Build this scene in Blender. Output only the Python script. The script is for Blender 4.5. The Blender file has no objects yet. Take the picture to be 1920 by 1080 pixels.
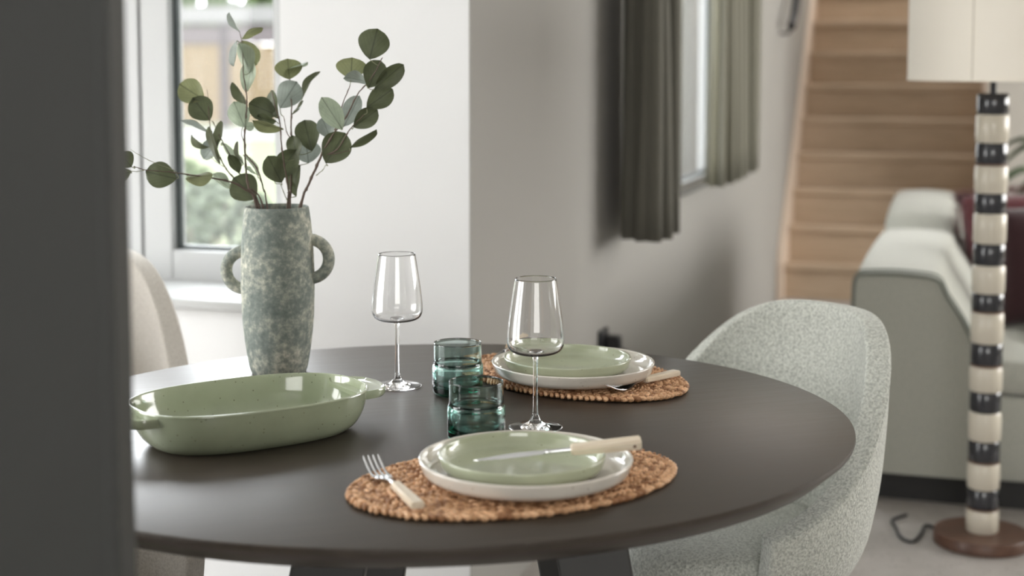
import bpy, bmesh, math, random
from mathutils import Vector, Matrix, Euler
PI = math.pi
random.seed(7)
scn = bpy.context.scene
COL = scn.collection

# ------------------------------------------------------------------ camera, sky, exposure
F, CX, PY, YH = 2800.0, 960.0, 338.0, 112.0      # focal length in px, principal point, horizon (1920x1080)
TH = math.atan((PY - YH) / F)
CAMZ = 1.285; CH = 2.65
cd = bpy.data.cameras.new('camera'); cam = bpy.data.objects.new('camera', cd); COL.objects.link(cam)
cam.location = (0, 0, CAMZ); cam.rotation_euler = (PI/2 - TH, 0, 0)
cd.sensor_width = 36; cd.lens = F / 1920 * 36; cd.shift_y = -(540 - PY) / 1920
cd.dof.use_dof = True; cd.dof.focus_distance = 2.27; cd.dof.aperture_fstop = 2.8
cd.clip_start = .05; cd.clip_end = 300
scn.camera = cam

w = bpy.data.worlds.new('overcast_sky'); scn.world = w; w.use_nodes = True
bg = w.node_tree.nodes['Background']; bg.inputs[0].default_value = (.93, .97, 1.0, 1); bg.inputs[1].default_value = 11.5

vs = scn.view_settings
scn.display_settings.display_device = 'sRGB'
vs.view_transform = 'Standard'; vs.look = 'None'; vs.gamma = 1; vs.use_curve_mapping = False
vs.exposure = 0.40
cy = scn.cycles
cy.max_bounces = 14; cy.transmission_bounces = 12; cy.transparent_max_bounces = 12; cy.diffuse_bounces = 6; cy.glossy_bounces = 6
cy.use_denoising = True; cy.sample_clamp_indirect = 8
cy.caustics_reflective = False

# room frame: x runs right along the window wall, y runs back along the curtained wall
P0 = Vector((-.092, 3.3, 0)); RA = math.radians(-18)
RM = Matrix.Translation(P0) @ Matrix.Rotation(RA, 4, 'Z')
def R(x, y, z=0): return RM @ Vector((x, y, z))
def ray(px, py):
    c, s = math.cos(TH), math.sin(TH)
    x = (px - CX) / F; u = -(py - PY) / F
    return Vector((x, c + u*s, -s + u*c))
def PZ(px, py, z):
    r = ray(px, py); t = (z - CAMZ) / r.z
    return Vector((r.x*t, r.y*t, z))
def PD(px, py, Y):
    r = ray(px, py); t = Y / r.y
    return Vector((r.x*t, Y, CAMZ + r.z*t))

def portal(name, x, y, z, sx, sz, ang):
    l = bpy.data.lights.new(name, 'AREA'); l.shape = 'RECTANGLE'; l.size = sx; l.size_y = sz
    l.cycles.is_portal = True
    o = bpy.data.objects.new(name, l); COL.objects.link(o)
    o.location = R(x, y, z); o.rotation_euler = (PI/2, 0, RA + ang)
    return o
# light portals for the sky at the real window openings (ang 0 emits towards +y of the room frame)
portal('daylight_portal_back', -1.2, .36, 1.5, 1.5, 1.6, PI)
def daylight(name, x, y, z, sx, sz, ang, power, col=(1,1,1), tilt=0):
    l = bpy.data.lights.new(name, 'AREA'); l.shape = 'RECTANGLE'; l.size = sx; l.size_y = sz
    l.energy = power; l.color = col
    o = bpy.data.objects.new(name, l); COL.objects.link(o)
    o.location = R(x, y, z); o.rotation_euler = (PI/2 + tilt, 0, RA + ang)
    return o
# daylight in the garden door and curtained window; the other lights have no openings
daylight('daylight_garden_door', -2.72, -2.35, 1.2, 2.5, 2.1, -PI/2, 118, (1,.995,.985))
daylight('daylight_side_window', -.112, 2.41, 1.5, 1.5, 1.4, -PI/2, 13, (.97,.99,1))
daylight('daylight_living_windows', 4.6, 3.1, 1.75, 3.6, 1.5, PI/2, 140, (1,.985,.965))  # light added for living-room windows out of view; right wall stays solid
daylight('kitchen_side_fill', 2.2, -5.1, 1.6, 2.0, 1.3, 0, 36, (1,.98,.95))  # soft fill added behind the camera, before a solid wall
daylight('stairwell_fill', .52, 6.6, CH-.06, .8, 2.2, 0, 18, (1,.98,.95), -PI/2)  # fill added under the closed ceiling to brighten the stairs

# ------------------------------------------------------------------ materials
def mat(name, col=(.8,.8,.8), rough=.5, **k):
    m = bpy.data.materials.new(name); m.use_nodes = True
    b = m.node_tree.nodes['Principled BSDF']
    b.inputs['Base Color'].default_value = (*col, 1); b.inputs['Roughness'].default_value = rough
    for a, v in k.items():
        b.inputs[a.replace('_', ' ')].default_value = v
    return m
def nd(m, t, **k):
    n = m.node_tree.nodes.new(t)
    for a, v in k.items():
        if a in n.inputs: n.inputs[a].default_value = v
        else: setattr(n, a, v)
    return n
def lk(m, a, b): m.node_tree.links.new(a, b)
def bsdf(m): return m.node_tree.nodes['Principled BSDF']
def coords(m, scale=(1,1,1), kind='Object', rot=(0,0,0)):
    tc = nd(m, 'ShaderNodeTexCoord'); mp = nd(m, 'ShaderNodeMapping')
    mp.inputs['Scale'].default_value = scale; mp.inputs['Rotation'].default_value = rot
    lk(m, tc.outputs[kind], mp.inputs[0]); return mp.outputs[0]
def ramp(m, fac, stops):
    r = nd(m, 'ShaderNodeValToRGB'); lk(m, fac, r.inputs[0])
    while len(r.color_ramp.elements) < len(stops): r.color_ramp.elements.new(.5)
    for e, (p, c) in zip(r.color_ramp.elements, stops):
        e.position = p; e.color = (*c, 1) if len(c) == 3 else c
    return r.outputs[0]
def noise(m, vec, scale, detail=4, rough=.55):
    n = nd(m, 'ShaderNodeTexNoise'); n.inputs['Scale'].default_value = scale
    n.inputs['Detail'].default_value = detail; n.inputs['Roughness'].default_value = rough
    if vec: lk(m, vec, n.inputs['Vector'])
    return n.outputs[0]
def bump(m, h, strength=.3, dist=.002):
    b = nd(m, 'ShaderNodeBump'); b.inputs['Strength'].default_value = strength; b.inputs['Distance'].default_value = dist
    lk(m, h, b.inputs['Height']); lk(m, b.outputs[0], bsdf(m).inputs['Normal'])
def mixc(m, fac, a, b, blend='MIX'):
    x = nd(m, 'ShaderNodeMix', data_type='RGBA', blend_type=blend)
    for s, v in ((0, fac), (6, a), (7, b)):
        if hasattr(v, 'is_linked') or hasattr(v, 'links'): lk(m, v, x.inputs[s])
        else: x.inputs[s].default_value = v if s == 0 else (*v, 1)
    return x.outputs[2]

def plaster(name, col):
    m = mat(name, col, .85); v = coords(m)
    bump(m, noise(m, v, 160, 3), .12, .002)
    return m
M = {}
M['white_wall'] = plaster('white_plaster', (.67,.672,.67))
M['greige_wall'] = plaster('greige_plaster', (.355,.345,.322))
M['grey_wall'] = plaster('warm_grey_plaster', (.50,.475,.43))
M['ceiling'] = plaster('ceiling_paint', (.72,.72,.71))
M['dark_paint'] = mat('dark_grey_paint', (.0225,.024,.0215), .6)
M['frame'] = mat('white_window_frame', (.38,.385,.38), .35)
M['gasket'] = mat('dark_rubber_gasket', (.035,.045,.045), .5)
M['black'] = mat('black_metal', (.02,.02,.022), .4, Metallic=.3)
M['dark_plastic'] = mat('dark_plastic', (.03,.032,.035), .45)

m = M['pane'] = bpy.data.materials.new('window_pane_glass'); m.use_nodes = True
nt = m.node_tree; nt.nodes.remove(bsdf(m))
tr = nd(m, 'ShaderNodeBsdfTransparent'); gl = nd(m, 'ShaderNodeBsdfGlossy'); gl.inputs['Roughness'].default_value = .02
fr = nd(m, 'ShaderNodeLayerWeight', Blend=.5); mx = nd(m, 'ShaderNodeMixShader')
fp = nd(m, 'ShaderNodeMath', operation='POWER'); lk(m, fr.outputs['Facing'], fp.inputs[0]); fp.inputs[1].default_value = 5
fa = nd(m, 'ShaderNodeMath', operation='MULTIPLY_ADD'); lk(m, fp.outputs[0], fa.inputs[0]); fa.inputs[1].default_value = .22; fa.inputs[2].default_value = .012
lk(m, fa.outputs[0], mx.inputs[0]); lk(m, tr.outputs[0], mx.inputs[1]); lk(m, gl.outputs[0], mx.inputs[2])
lk(m, mx.outputs[0], nt.nodes['Material Output'].inputs[0])

# terrazzo floor
m = M['floor'] = mat('terrazzo_floor', (.6,.57,.55), .5); v = coords(m)
vo = nd(m, 'ShaderNodeTexVoronoi'); vo.inputs['Scale'].default_value = 75; lk(m, v, vo.inputs[0])
ch = ramp(m, vo.outputs['Distance'], [(.0,(1,1,1)),(.24,(1,1,1)),(.30,(0,0,0))])
sep = nd(m, 'ShaderNodeSeparateColor'); lk(m, vo.outputs['Color'], sep.inputs[0])
pick = ramp(m, sep.outputs[0], [(.55,(0,0,0)),(.6,(1,1,1))])
mul = mixc(m, 1.0, ch, pick, 'MULTIPLY')
chipc = ramp(m, sep.outputs[1], [(0,(.16,.14,.125)),(.5,(.24,.20,.18)),(1,(.50,.48,.46))])
basec = ramp(m, noise(m, v, 9), [(.3,(.35,.325,.30)),(.7,(.42,.395,.37))])
lk(m, mixc(m, mul, basec, chipc), bsdf(m).inputs['Base Color'])

# dark stained oak
m = M['table'] = mat('dark_stained_oak', (.05,.042,.036), .38)
v = coords(m, (1.6, 22, 8), rot=(0,0,math.radians(14)))
g1 = noise(m, v, 4, 8, .6)
v2 = coords(m, (9, 320, 60), rot=(0,0,math.radians(14)))
g2 = noise(m, v2, 3, 3, .6)
cc = ramp(m, g1, [(.3,(.034,.026,.019)),(.7,(.050,.038,.028))])
pores = ramp(m, g2, [(.62,(0,0,0)),(.74,(.45,.45,.45))])
lk(m, mixc(m, pores, cc, (.10,.09,.08)), bsdf(m).inputs['Base Color'])
lk(m, ramp(m, g1, [(.3,(.36,)*3),(.7,(.41,)*3)]), bsdf(m).inputs['Roughness'])
bump(m, g2, .02, .00005)
M['table_base'] = mat('dark_table_base', (.042,.042,.04), .5)

# ceramics
def ceramic(name, c1, speck, rough=.12, amount=.72):
    m = mat(name, c1, rough, Coat_Weight=.6, Coat_Roughness=.05); v = coords(m)
    base = ramp(m, noise(m, v, 14, 4), [(.35, tuple(x*.93 for x in c1)), (.65, tuple(min(1, x*1.05) for x in c1))])
    vo = nd(m, 'ShaderNodeTexVoronoi'); vo.inputs['Scale'].default_value = 190; lk(m, v, vo.inputs[0])
    d = ramp(m, vo.outputs['Distance'], [(0,(1,1,1)),(.16,(1,1,1)),(.24,(0,0,0))])
    sp = nd(m, 'ShaderNodeSeparateColor'); lk(m, vo.outputs['Color'], sp.inputs[0])
    pk = ramp(m, sp.outputs[0], [(amount,(0,0,0)),(amount+.03,(1,1,1))])
    lk(m, mixc(m, mixc(m, 1.0, d, pk, 'MULTIPLY'), base, speck), bsdf(m).inputs['Base Color'])
    return m
M['green_glaze'] = ceramic('speckled_green_glaze', (.40,.43,.305), (.20,.21,.12), amount=.93)
M['cream_glaze'] = ceramic('speckled_cream_glaze', (.66,.62,.55), (.30,.25,.2), amount=.9)
M['dish_glaze'] = ceramic('speckled_sage_glaze', (.36,.405,.28), (.20,.22,.14), amount=.86)

# weathered vase
m = M['vase'] = mat('weathered_grey_green_clay', (.2,.23,.2), .85); v = coords(m)
a = noise(m, v, 11, 6, .65); b2 = noise(m, v, 95, 4, .7); 
s1 = mixc(m, .45, a, b2)
cv = ramp(m, s1, [(.37,(.135,.162,.148)),(.475,(.205,.235,.212)),(.545,(.35,.365,.31)),(.62,(.60,.59,.50))])
lk(m, cv, bsdf(m).inputs['Base Color']); bump(m, b2, .5, .0015)
M['vase_in'] = mat('dark_clay_inside', (.05,.05,.045), .9)

# fabrics
def fabric(name, c1, c2, scale, bstr=.6, bd=.003, stretch=(1,1,1), sheen=.3):
    m = mat(name, c1, .95, Sheen_Weight=sheen); v = coords(m, stretch)
    n = noise(m, v, scale, 3, .6)
    vo = nd(m, 'ShaderNodeTexVoronoi'); vo.inputs['Scale'].default_value = scale*.9; lk(m, v, vo.inputs[0])
    lk(m, ramp(m, n, [(.36, c2), (.6, c1)]), bsdf(m).inputs['Base Color'])
    bump(m, mixc(m, .5, n, vo.outputs['Distance']), bstr, bd)
    return m
M['boucle'] = fabric('sage_boucle', (.66,.68,.62), (.40,.42,.38), 220, .9, .004)
M['beige_weave'] = fabric('beige_woven_fabric', (.60,.565,.51), (.50,.465,.415), 300, .6, .002)
M['sofa'] = fabric('grey_green_sofa_fabric', (.47,.475,.42), (.39,.40,.355), 160, .4, .002)
M['piping'] = mat('sofa_seam', (.20,.215,.19), .95)
M['burgundy'] = fabric('burgundy_fabric', (.045,.014,.018), (.03,.01,.012), 200, .5, .003)
M['fluff'] = mat('burgundy_fluff', (.13,.028,.035), .9, Sheen_Weight=.4)
M['plinth'] = mat('dark_sofa_plinth', (.03,.03,.03), .7)
def cloth(name, c, trans):
    m = mat(name, c, .95); nt = m.node_tree; v = coords(m, (1,1,1))
    t = nd(m, 'ShaderNodeBsdfTranslucent'); t.inputs[0].default_value = (*[min(1, x*1.5) for x in c], 1)
    x = nd(m, 'ShaderNodeMixShader'); x.inputs[0].default_value = trans
    lk(m, bsdf(m).outputs[0], x.inputs[1]); lk(m, t.outputs[0], x.inputs[2])
    lk(m, x.outputs[0], nt.nodes['Material Output'].inputs[0])
    bump(m, noise(m, v, 420, 2), .3, .001)
    return m
M['curtain'] = cloth('olive_grey_curtain', (.135,.13,.108), .10)
M['curtain_far'] = cloth('backlit_olive_curtain', (.34,.33,.27), .5)  # same olive cloth, coloured paler for the window light behind it

# light oak of the stairs
m = M['stair'] = mat('light_oak_stairs', (.5,.33,.2), .55); v = coords(m, (1.2, 14, 14))
lk(m, ramp(m, noise(m, v, 3.5, 6, .6), [(.3,(.43,.325,.225)),(.7,(.58,.45,.33))]), bsdf(m).inputs['Base Color'])
M['stair_edge'] = mat('stair_stringer', (.66,.54,.44), .55)

# straw
m = M['straw'] = mat('braided_straw', (.5,.3,.15), .6)
at = nd(m, 'ShaderNodeAttribute', attribute_name='tint'); v = coords(m, (1,1,1))
st = ramp(m, noise(m, v, 420, 2), [(.3,(.62,)*3),(.7,(1.1,)*3)])
lk(m, mixc(m, 1.0, at.outputs['Color'], st, 'MULTIPLY'), bsdf(m).inputs['Base Color'])

# cutlery
M['steel'] = mat('polished_steel', (.72,.73,.74), .14, Metallic=1.0)
m = M['bone'] = mat('cream_handle', (.74,.64,.50), .3); v = coords(m, (6,60,60))
lk(m, ramp(m, noise(m, v, 4, 4), [(.3,(.66,.55,.41)),(.7,(.78,.70,.57))]), bsdf(m).inputs['Base Color'])

# glass
M['clear_glass'] = mat('clear_crystal', (1,1,1), 0.0, Transmission_Weight=1.0, IOR=1.5)
m = M['teal_glass'] = mat('teal_glass', (.86,.96,.94), 0.0, Transmission_Weight=1.0, IOR=1.5)
va = nd(m, 'ShaderNodeVolumeAbsorption'); va.inputs[0].default_value = (.10,.50,.43,1); va.inputs[1].default_value = 78
lk(m, va.outputs[0], m.node_tree.nodes['Material Output'].inputs[1])

# lamp
M['lamp_black'] = mat('black_glazed_ceramic', (.022,.024,.03), .12, Coat_Weight=.6)
M['lamp_white'] = mat('ivory_glazed_ceramic', (.63,.585,.49), .22)
M['lamp_brown'] = mat('raw_clay_edge', (.16,.09,.055), .6)
m = M['walnut'] = mat('walnut_wood', (.1,.05,.03), .4); v = coords(m, (3, 30, 10))
lk(m, ramp(m, noise(m, v, 4, 5), [(.3,(.07,.032,.02)),(.7,(.135,.07,.045))]), bsdf(m).inputs['Base Color'])
m = M['shade'] = mat('ivory_linen_shade', (.95,.90,.80), .9); v = coords(m, (1,1,1)); bump(m, noise(m, v, 500, 2), .2, .001)

# leaves
def leafmat(name, c, trans=.25):
    m = mat(name, c, .5); nt = m.node_tree
    uv = nd(m, 'ShaderNodeUVMap'); sx = nd(m, 'ShaderNodeSeparateXYZ'); lk(m, uv.outputs[0], sx.inputs[0])
    # mid vein and slanting side veins, from the leaf's own coordinates
    ab = nd(m, 'ShaderNodeMath', operation='ABSOLUTE'); lk(m, sx.outputs[1], ab.inputs[0])
    mid = ramp(m, ab.outputs[0], [(0,(1,1,1)),(.028,(1,1,1)),(.06,(0,0,0))])
    k = nd(m, 'ShaderNodeMath', operation='MULTIPLY_ADD'); lk(m, ab.outputs[0], k.inputs[0]); k.inputs[1].default_value = -.9; lk(m, sx.outputs[0], k.inputs[2])
    fr = nd(m, 'ShaderNodeMath', operation='MULTIPLY'); lk(m, k.outputs[0], fr.inputs[0]); fr.inputs[1].default_value = 4.5
    f2 = nd(m, 'ShaderNodeMath', operation='FRACT'); lk(m, fr.outputs[0], f2.inputs[0])
    side = ramp(m, f2.outputs[0], [(0,(.6,)*3),(.05,(.6,)*3),(.10,(0,0,0))])
    vein = mixc(m, 1.0, mid, side, 'ADD')
    base = ramp(m, noise(m, coords(m), 45, 4), [(.3, tuple(x*.82 for x in c)), (.7, tuple(x*1.15 for x in c))])
    colr = mixc(m, vein, base, tuple(x*.6 for x in c))
    lk(m, colr, bsdf(m).inputs['Base Color'])
    t = nd(m, 'ShaderNodeBsdfTranslucent'); lk(m, colr, t.inputs[0])
    x = nd(m, 'ShaderNodeMixShader'); x.inputs[0].default_value = trans
    lk(m, bsdf(m).outputs[0], x.inputs[1]); lk(m, t.outputs[0], x.inputs[2])
    lk(m, x.outputs[0], nt.nodes['Material Output'].inputs[0])
    return m
M['leaf_d'] = leafmat('dark_green_leaf', (.088,.102,.052))
M['leaf_o'] = leafmat('olive_leaf', (.20,.215,.105), .35)
M['leaf_p'] = leafmat('pale_sage_leaf', (.36,.42,.31), .35)
M['leaf_b'] = leafmat('blue_grey_leaf', (.27,.305,.27), .3)
M['twig'] = mat('brown_twig', (.13,.095,.075), .8)
M['twig_green'] = mat('green_petiole', (.22,.23,.14), .7)
M['plant'] = mat('houseplant_leaf', (.05,.09,.03), .45)
M['pot'] = mat('dark_pot', (.06,.06,.055), .6)

# outdoors
m = M['lawn'] = mat('lawn', (.2,.3,.08), .95); v = coords(m)
lk(m, ramp(m, noise(m, v, 1.2, 5), [(.3,(.058,.066,.036)),(.7,(.066,.072,.044))]), bsdf(m).inputs['Base Color'])
M['white_blocker'] = mat('white_sky_blocker', (.8,.8,.79), .9)  # white face of the added sky blocker, keeps the window view bright
M['paving'] = mat('pale_paving', (.16,.16,.155), .9)
M['fence_board'] = mat('fence_larch_board', (.085,.065,.040), .8)
M['fence_post'] = mat('fence_post_wood', (.034,.030,.031), .8)
M['fence_rail'] = mat('fence_rail_wood', (.054,.047,.047), .8)
M['concrete'] = mat('pale_concrete', (.09,.088,.085), .9)
m = M['shrub'] = mat('shrub_leaf', (.045,.065,.025), .8)
M['shrub_pale'] = mat('pale_shrub_leaf', (.08,.095,.07), .8)

for k_ in ('lawn','paving','fence_board','fence_post','fence_rail','concrete','shrub','shrub_pale'):
    bsdf(M[k_]).inputs['Specular IOR Level'].default_value = .08

# ------------------------------------------------------------------ mesh helpers
def link(name, bm, material, parent=None, smooth=None, matrix=None):
    me = bpy.data.meshes.new(name); bm.normal_update(); bm.to_mesh(me); bm.free()
    for x in (material if isinstance(material, (list, tuple)) else [material]): me.materials.append(x)
    if smooth is not None:
        me.polygons.foreach_set('use_smooth', [True]*len(me.polygons))
        if smooth < 180: me.set_sharp_from_angle(angle=math.radians(smooth))
    o = bpy.data.objects.new(name, me); COL.objects.link(o)
    if parent: o.parent = parent
    elif matrix: o.matrix_world = matrix
    return o
def BM(): return bmesh.new()
def box(bm, x0, x1, y0, y1, z0, z1, bev=0, mtx=None):
    r = bmesh.ops.create_cube(bm, size=1)
    vs_ = r['verts']
    for v in vs_: v.co = Vector(((x0+x1)/2 + v.co.x*(x1-x0), (y0+y1)/2 + v.co.y*(y1-y0), (z0+z1)/2 + v.co.z*(z1-z0)))
    if bev:
        es = list({e for v in vs_ for e in v.link_edges})
        g = bmesh.ops.bevel(bm, geom=es, offset=bev, segments=2, affect='EDGES', profile=.5)
        vs_ = list({v for f in g['faces'] for v in f.verts} | {v for v in vs_ if v.is_valid})
    if mtx:
        for v in vs_: v.co = mtx @ v.co
    return vs_
def lathe(bm, prof, seg=64, caps=True, cx=0, cy=0, sx=1, sy=1):
    rings = []
    for r, z in prof:
        if r < 1e-6: rings.append([bm.verts.new((cx, cy, z))])
        else: rings.append([bm.verts.new((cx + r*sx*math.cos(2*PI*k/seg), cy + r*sy*math.sin(2*PI*k/seg), z)) for k in range(seg)])
    for a, b in zip(rings, rings[1:]):
        for k in range(seg):
            k2 = (k+1) % seg
            if len(a) == 1 and len(b) == 1: continue
            if len(a) == 1: bm.faces.new((a[0], b[k2], b[k]))
            elif len(b) == 1: bm.faces.new((a[k], a[k2], b[0]))
            else: bm.faces.new((a[k], a[k2], b[k2], b[k]))
    return rings
def smooth_curve(pts, n=8):
    """Catmull-Rom through pts (tuples of any length)."""
    pts = [tuple(p) for p in pts]; out = []
    for i in range(len(pts)-1):
        p0 = pts[max(i-1,0)]; p1 = pts[i]; p2 = pts[i+1]; p3 = pts[min(i+2,len(pts)-1)]
        for k in range(n):
            t = k/n
            out.append(tuple(.5*((2*b)+(-a+c)*t+(2*a-5*b+4*c-d)*t*t+(-a+3*b-3*c+d)*t**3) for a,b,c,d in zip(p0,p1,p2,p3)))
    out.append(pts[-1]); return out
def tube(bm, path, rad, seg=10, closed=False, caps=True, sq=1.0):
    """tube along path; rad a number or list."""
    path = [Vector(p) for p in path]; n = len(path)
    rs = rad if isinstance(rad, (list, tuple)) else [rad]*n
    up = None; rings = []
    for i, p in enumerate(path):
        a = path[(i-1) % n] if closed or i > 0 else p; b = path[(i+1) % n] if closed or i < n-1 else p
        t = (b-a).normalized()
        if up is None:
            up = Vector((0,0,1)) if abs(t.z) < .9 else Vector((1,0,0))
        s = t.cross(up).normalized(); up = s.cross(t).normalized()
        rings.append([bm.verts.new(p + s*rs[i]*math.cos(2*PI*k/seg) + up*rs[i]*sq*math.sin(2*PI*k/seg)) for k in range(seg)])
    pairs = list(zip(rings, rings[1:])) + ([(rings[-1], rings[0])] if closed else [])
    for a, b in pairs:
        for k in range(seg): bm.faces.new((a[k], a[(k+1)%seg], b[(k+1)%seg], b[k]))
    if caps and not closed:
        bm.faces.new(rings[0][::-1]); bm.faces.new(rings[-1])
    bmesh.ops.recalc_face_normals(bm, faces=bm.faces)
def empty(name, loc, rz=0, label=None, cat=None, group=None):
    o = bpy.data.objects.new(name, None); COL.objects.link(o); o.location = loc; o.rotation_euler = (0,0,rz)
    o.empty_display_size = .05
    return tag(o, label, cat, group)
def tag(o, label=None, cat=None, group=None, kind=None):
    if label: o['label'] = label
    if cat: o['category'] = cat
    if group: o['group'] = group
    if kind: o['kind'] = kind
    return o
def copy_tree(o, parent=None):
    c = o.copy(); COL.objects.link(c)
    if parent: c.parent = parent
    for ch in list(o.children): copy_tree(ch, c)
    return c
def struct(name, bm, m, parent=None, smooth=None):
    o = link(name, bm, m, parent, smooth, None if parent else RM)
    if not parent: o['kind'] = 'structure'
    return o

# ------------------------------------------------------------------ room
CH = 2.65
b = BM(); box(b, -3.0, 5.0, -5.4, .34, -.1, 0); box(b, -.34, 5.0, .34, 9.6, -.1, 0); struct('floor', b, M['floor'])
b = BM(); box(b, -3.0, 5.0, -5.4, .34, CH, CH+.12); box(b, -.34, 5.0, .34, 9.6, CH, CH+.12); struct('ceiling', b, M['ceiling'])
W0, W1 = -1.95, -.463            # back window opening
b = BM(); box(b, -2.9, W0, 0, .34, 0, CH); box(b, W1, -.003, 0, .34, 0, CH)
box(b, W0, W1, 0, .34, 0, .705); box(b, W0, W1, 0, .34, 2.3, CH); struct('wall_back', b, M['white_wall'])
S0, S1 = 1.62, 3.2                # side window opening
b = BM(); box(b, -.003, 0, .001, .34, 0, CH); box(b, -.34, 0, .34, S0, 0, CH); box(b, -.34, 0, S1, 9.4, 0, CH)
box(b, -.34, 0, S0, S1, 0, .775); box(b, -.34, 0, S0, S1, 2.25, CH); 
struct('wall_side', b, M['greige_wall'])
b = BM(); box(b, -2.95, -2.6, -5.2, -3.7, 0, CH); box(b, -2.95, -2.6, -1.0, 0, 0, CH); box(b, -2.95, -2.6, -3.7, -1.0, 2.3, CH)
struct('wall_left', b, M['white_wall'])
b = BM(); box(b, -2.95, 5.0, -5.4, -5.2, 0, CH); struct('wall_front', b, M['white_wall'])
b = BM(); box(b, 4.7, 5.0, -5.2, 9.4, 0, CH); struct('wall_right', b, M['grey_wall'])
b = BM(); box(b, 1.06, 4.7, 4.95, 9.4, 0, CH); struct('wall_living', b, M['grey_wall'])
b = BM(); box(b, 0, 1.06, 9.1, 9.4, 0, CH); struct('wall_stair', b, M['white_wall'])

# dark partition end beside the camera
b = BM(); box(b, -1.15, -.3214-.012, 1.2, 1.25, 0, CH, mtx=None); o = link('wall_partition', b, M['dark_paint']); o['kind'] = 'structure'
b = BM(); box(b, -.3335, -.3214, 1.198, 1.25, 0, CH, .002); o = link('trim_1', b, M['dark_paint']); o['kind'] = 'structure'

def window(name, x0, x1, z0, z1, y, mtx, splits=(), gasket=True, fo=.055, fs=.085, d=.07):
    """casement window in the plane y (local), parts: frame, sash, gasket, pane."""
    root = bpy.data.objects.new(name, None); COL.objects.link(root); root.matrix_world = mtx; root['kind'] = 'structure'
    def ring(bm, a0, a1, c0, c1, t, yy0, yy1, bev):
        box(bm, a0, a0+t, yy0, yy1, c0, c1, bev); box(bm, a1-t, a1, yy0, yy1, c0, c1, bev)
        box(bm, a0+t, a1-t, yy0, yy1, c0, c0+t, bev); box(bm, a0+t, a1-t, yy0, yy1, c1-t, c1, bev)
    b = BM(); ring(b, x0, x1, z0, z1, fo, y+.0, y+d, .003); link('window_frame', b, M['frame'], root)
    xs = [x0+fo] + list(splits) + [x1-fo]
    for i in range(len(xs)-1):
        a0, a1 = xs[i]+.003, xs[i+1]-.003
        c0, c1 = z0+.004, z1-fo*.8
        b = BM(); ring(b, a0, a1, c0, c1, fs, y-.012, y+d-.01, .004); s = link('sash', b, M['frame'], root)
        g0, g1, h0, h1 = a0+fs, a1-fs, c0+fs, c1-fs
        b = BM(); ring(b, g0, g1, h0, h1, .010, y+.012, y+.03, 0); link('gasket', b, M['gasket'], s)
        b = BM(); box(b, g0+.004, g1-.004, y+.018, y+.024, h0+.004, h1-.004); link('pane', b, M['pane'], s)
    return root
# back window (frame set deep in the reveal)
window('window_1', W0, W1, .713, 2.3, .25, RM, splits=(-.982,), fs=.082)
b = BM(); box(b, W0-.05, W1+.03, -.035, .262, .699, .723, .004); struct('trim_1_window_sill', b, M['frame']).name = 'trim_2'
# side window: the opening lies in the plane x = 0, so turn the frame a quarter
MS = RM @ Matrix.Rotation(PI/2, 4, 'Z')
window('window_2', S0, S1, .775, 2.25, .03, MS, splits=(2.38,), fo=.04, fs=.04)
ML = RM @ Matrix.Translation((-2.6,0,0)) @ Matrix.Rotation(PI/2, 4, 'Z')
window('window_3', -3.7, -1.0, .0, 2.3, .12, ML, splits=(-2.35,), fo=.06, fs=.07)

# ------------------------------------------------------------------ outdoors
b = BM(); box(b, -60, -.36, .36, 60, -.3, -.12); tag(struct('ground_back', b, M['lawn']), kind='structure')
b = BM(); box(b, -60, -2.97, -40, .36, -.3, -.12); tag(struct('ground_side', b, M['paving']), kind='structure')
b = BM(); box(b, -5.9, -5.7, -9.0, -.2, -.12, 3.6); tag(struct('door_sky_blocker', b, M['concrete']), kind='structure')  # unseen slab added to hold sky light back from the garden door
b = BM(); box(b, -.98, -.86, 1.2, 4.4, -.12, 2.7); tag(struct('window_sky_blocker', b, M['white_blocker']), kind='structure')  # slab added outside the side window to block sky light
# larch fence about thirty metres away
FY = 24.5
fr = empty('garden_fence', R(-12.6, FY, -.12), RA, 'larch board garden fence with dark posts across the far end of the lawn', 'fence')
pb = None
for i in range(7):
    x = -4.5 + i*1.5
    b = BM(); box(b, x-.1, x+.1, -.06, .06, 0, 2.15, .01); link('post', b, M['fence_post'], fr)
    for k in range(5):
        xx = x + .11 + k*.257
        if pb is None:
            b = BM(); box(b, 0, .245, -.02, .01, .1, 1.72, .004); pb = link('board', b, M['fence_board'], fr); pb.location = (xx, 0, 0)
        else:
            c = pb.copy(); COL.objects.link(c); c.parent = fr; c.location = (xx, random.uniform(-.004,.004), 0)
b = BM(); box(b, -4.6, 5.9, -.05, .03, 1.73, 2.1, .01); link('rail', b, M['fence_rail'], fr)
b = BM(); box(b, -4.7, 6.0, -.10, .08, 2.152, 2.5, .01); link('coping', b, M['concrete'], fr)
b = BM(); box(b, -24, -1, FY-4.2, FY-1.0, -.12, -.1); tag(struct('path', b, M['concrete']), kind='structure')

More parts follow.
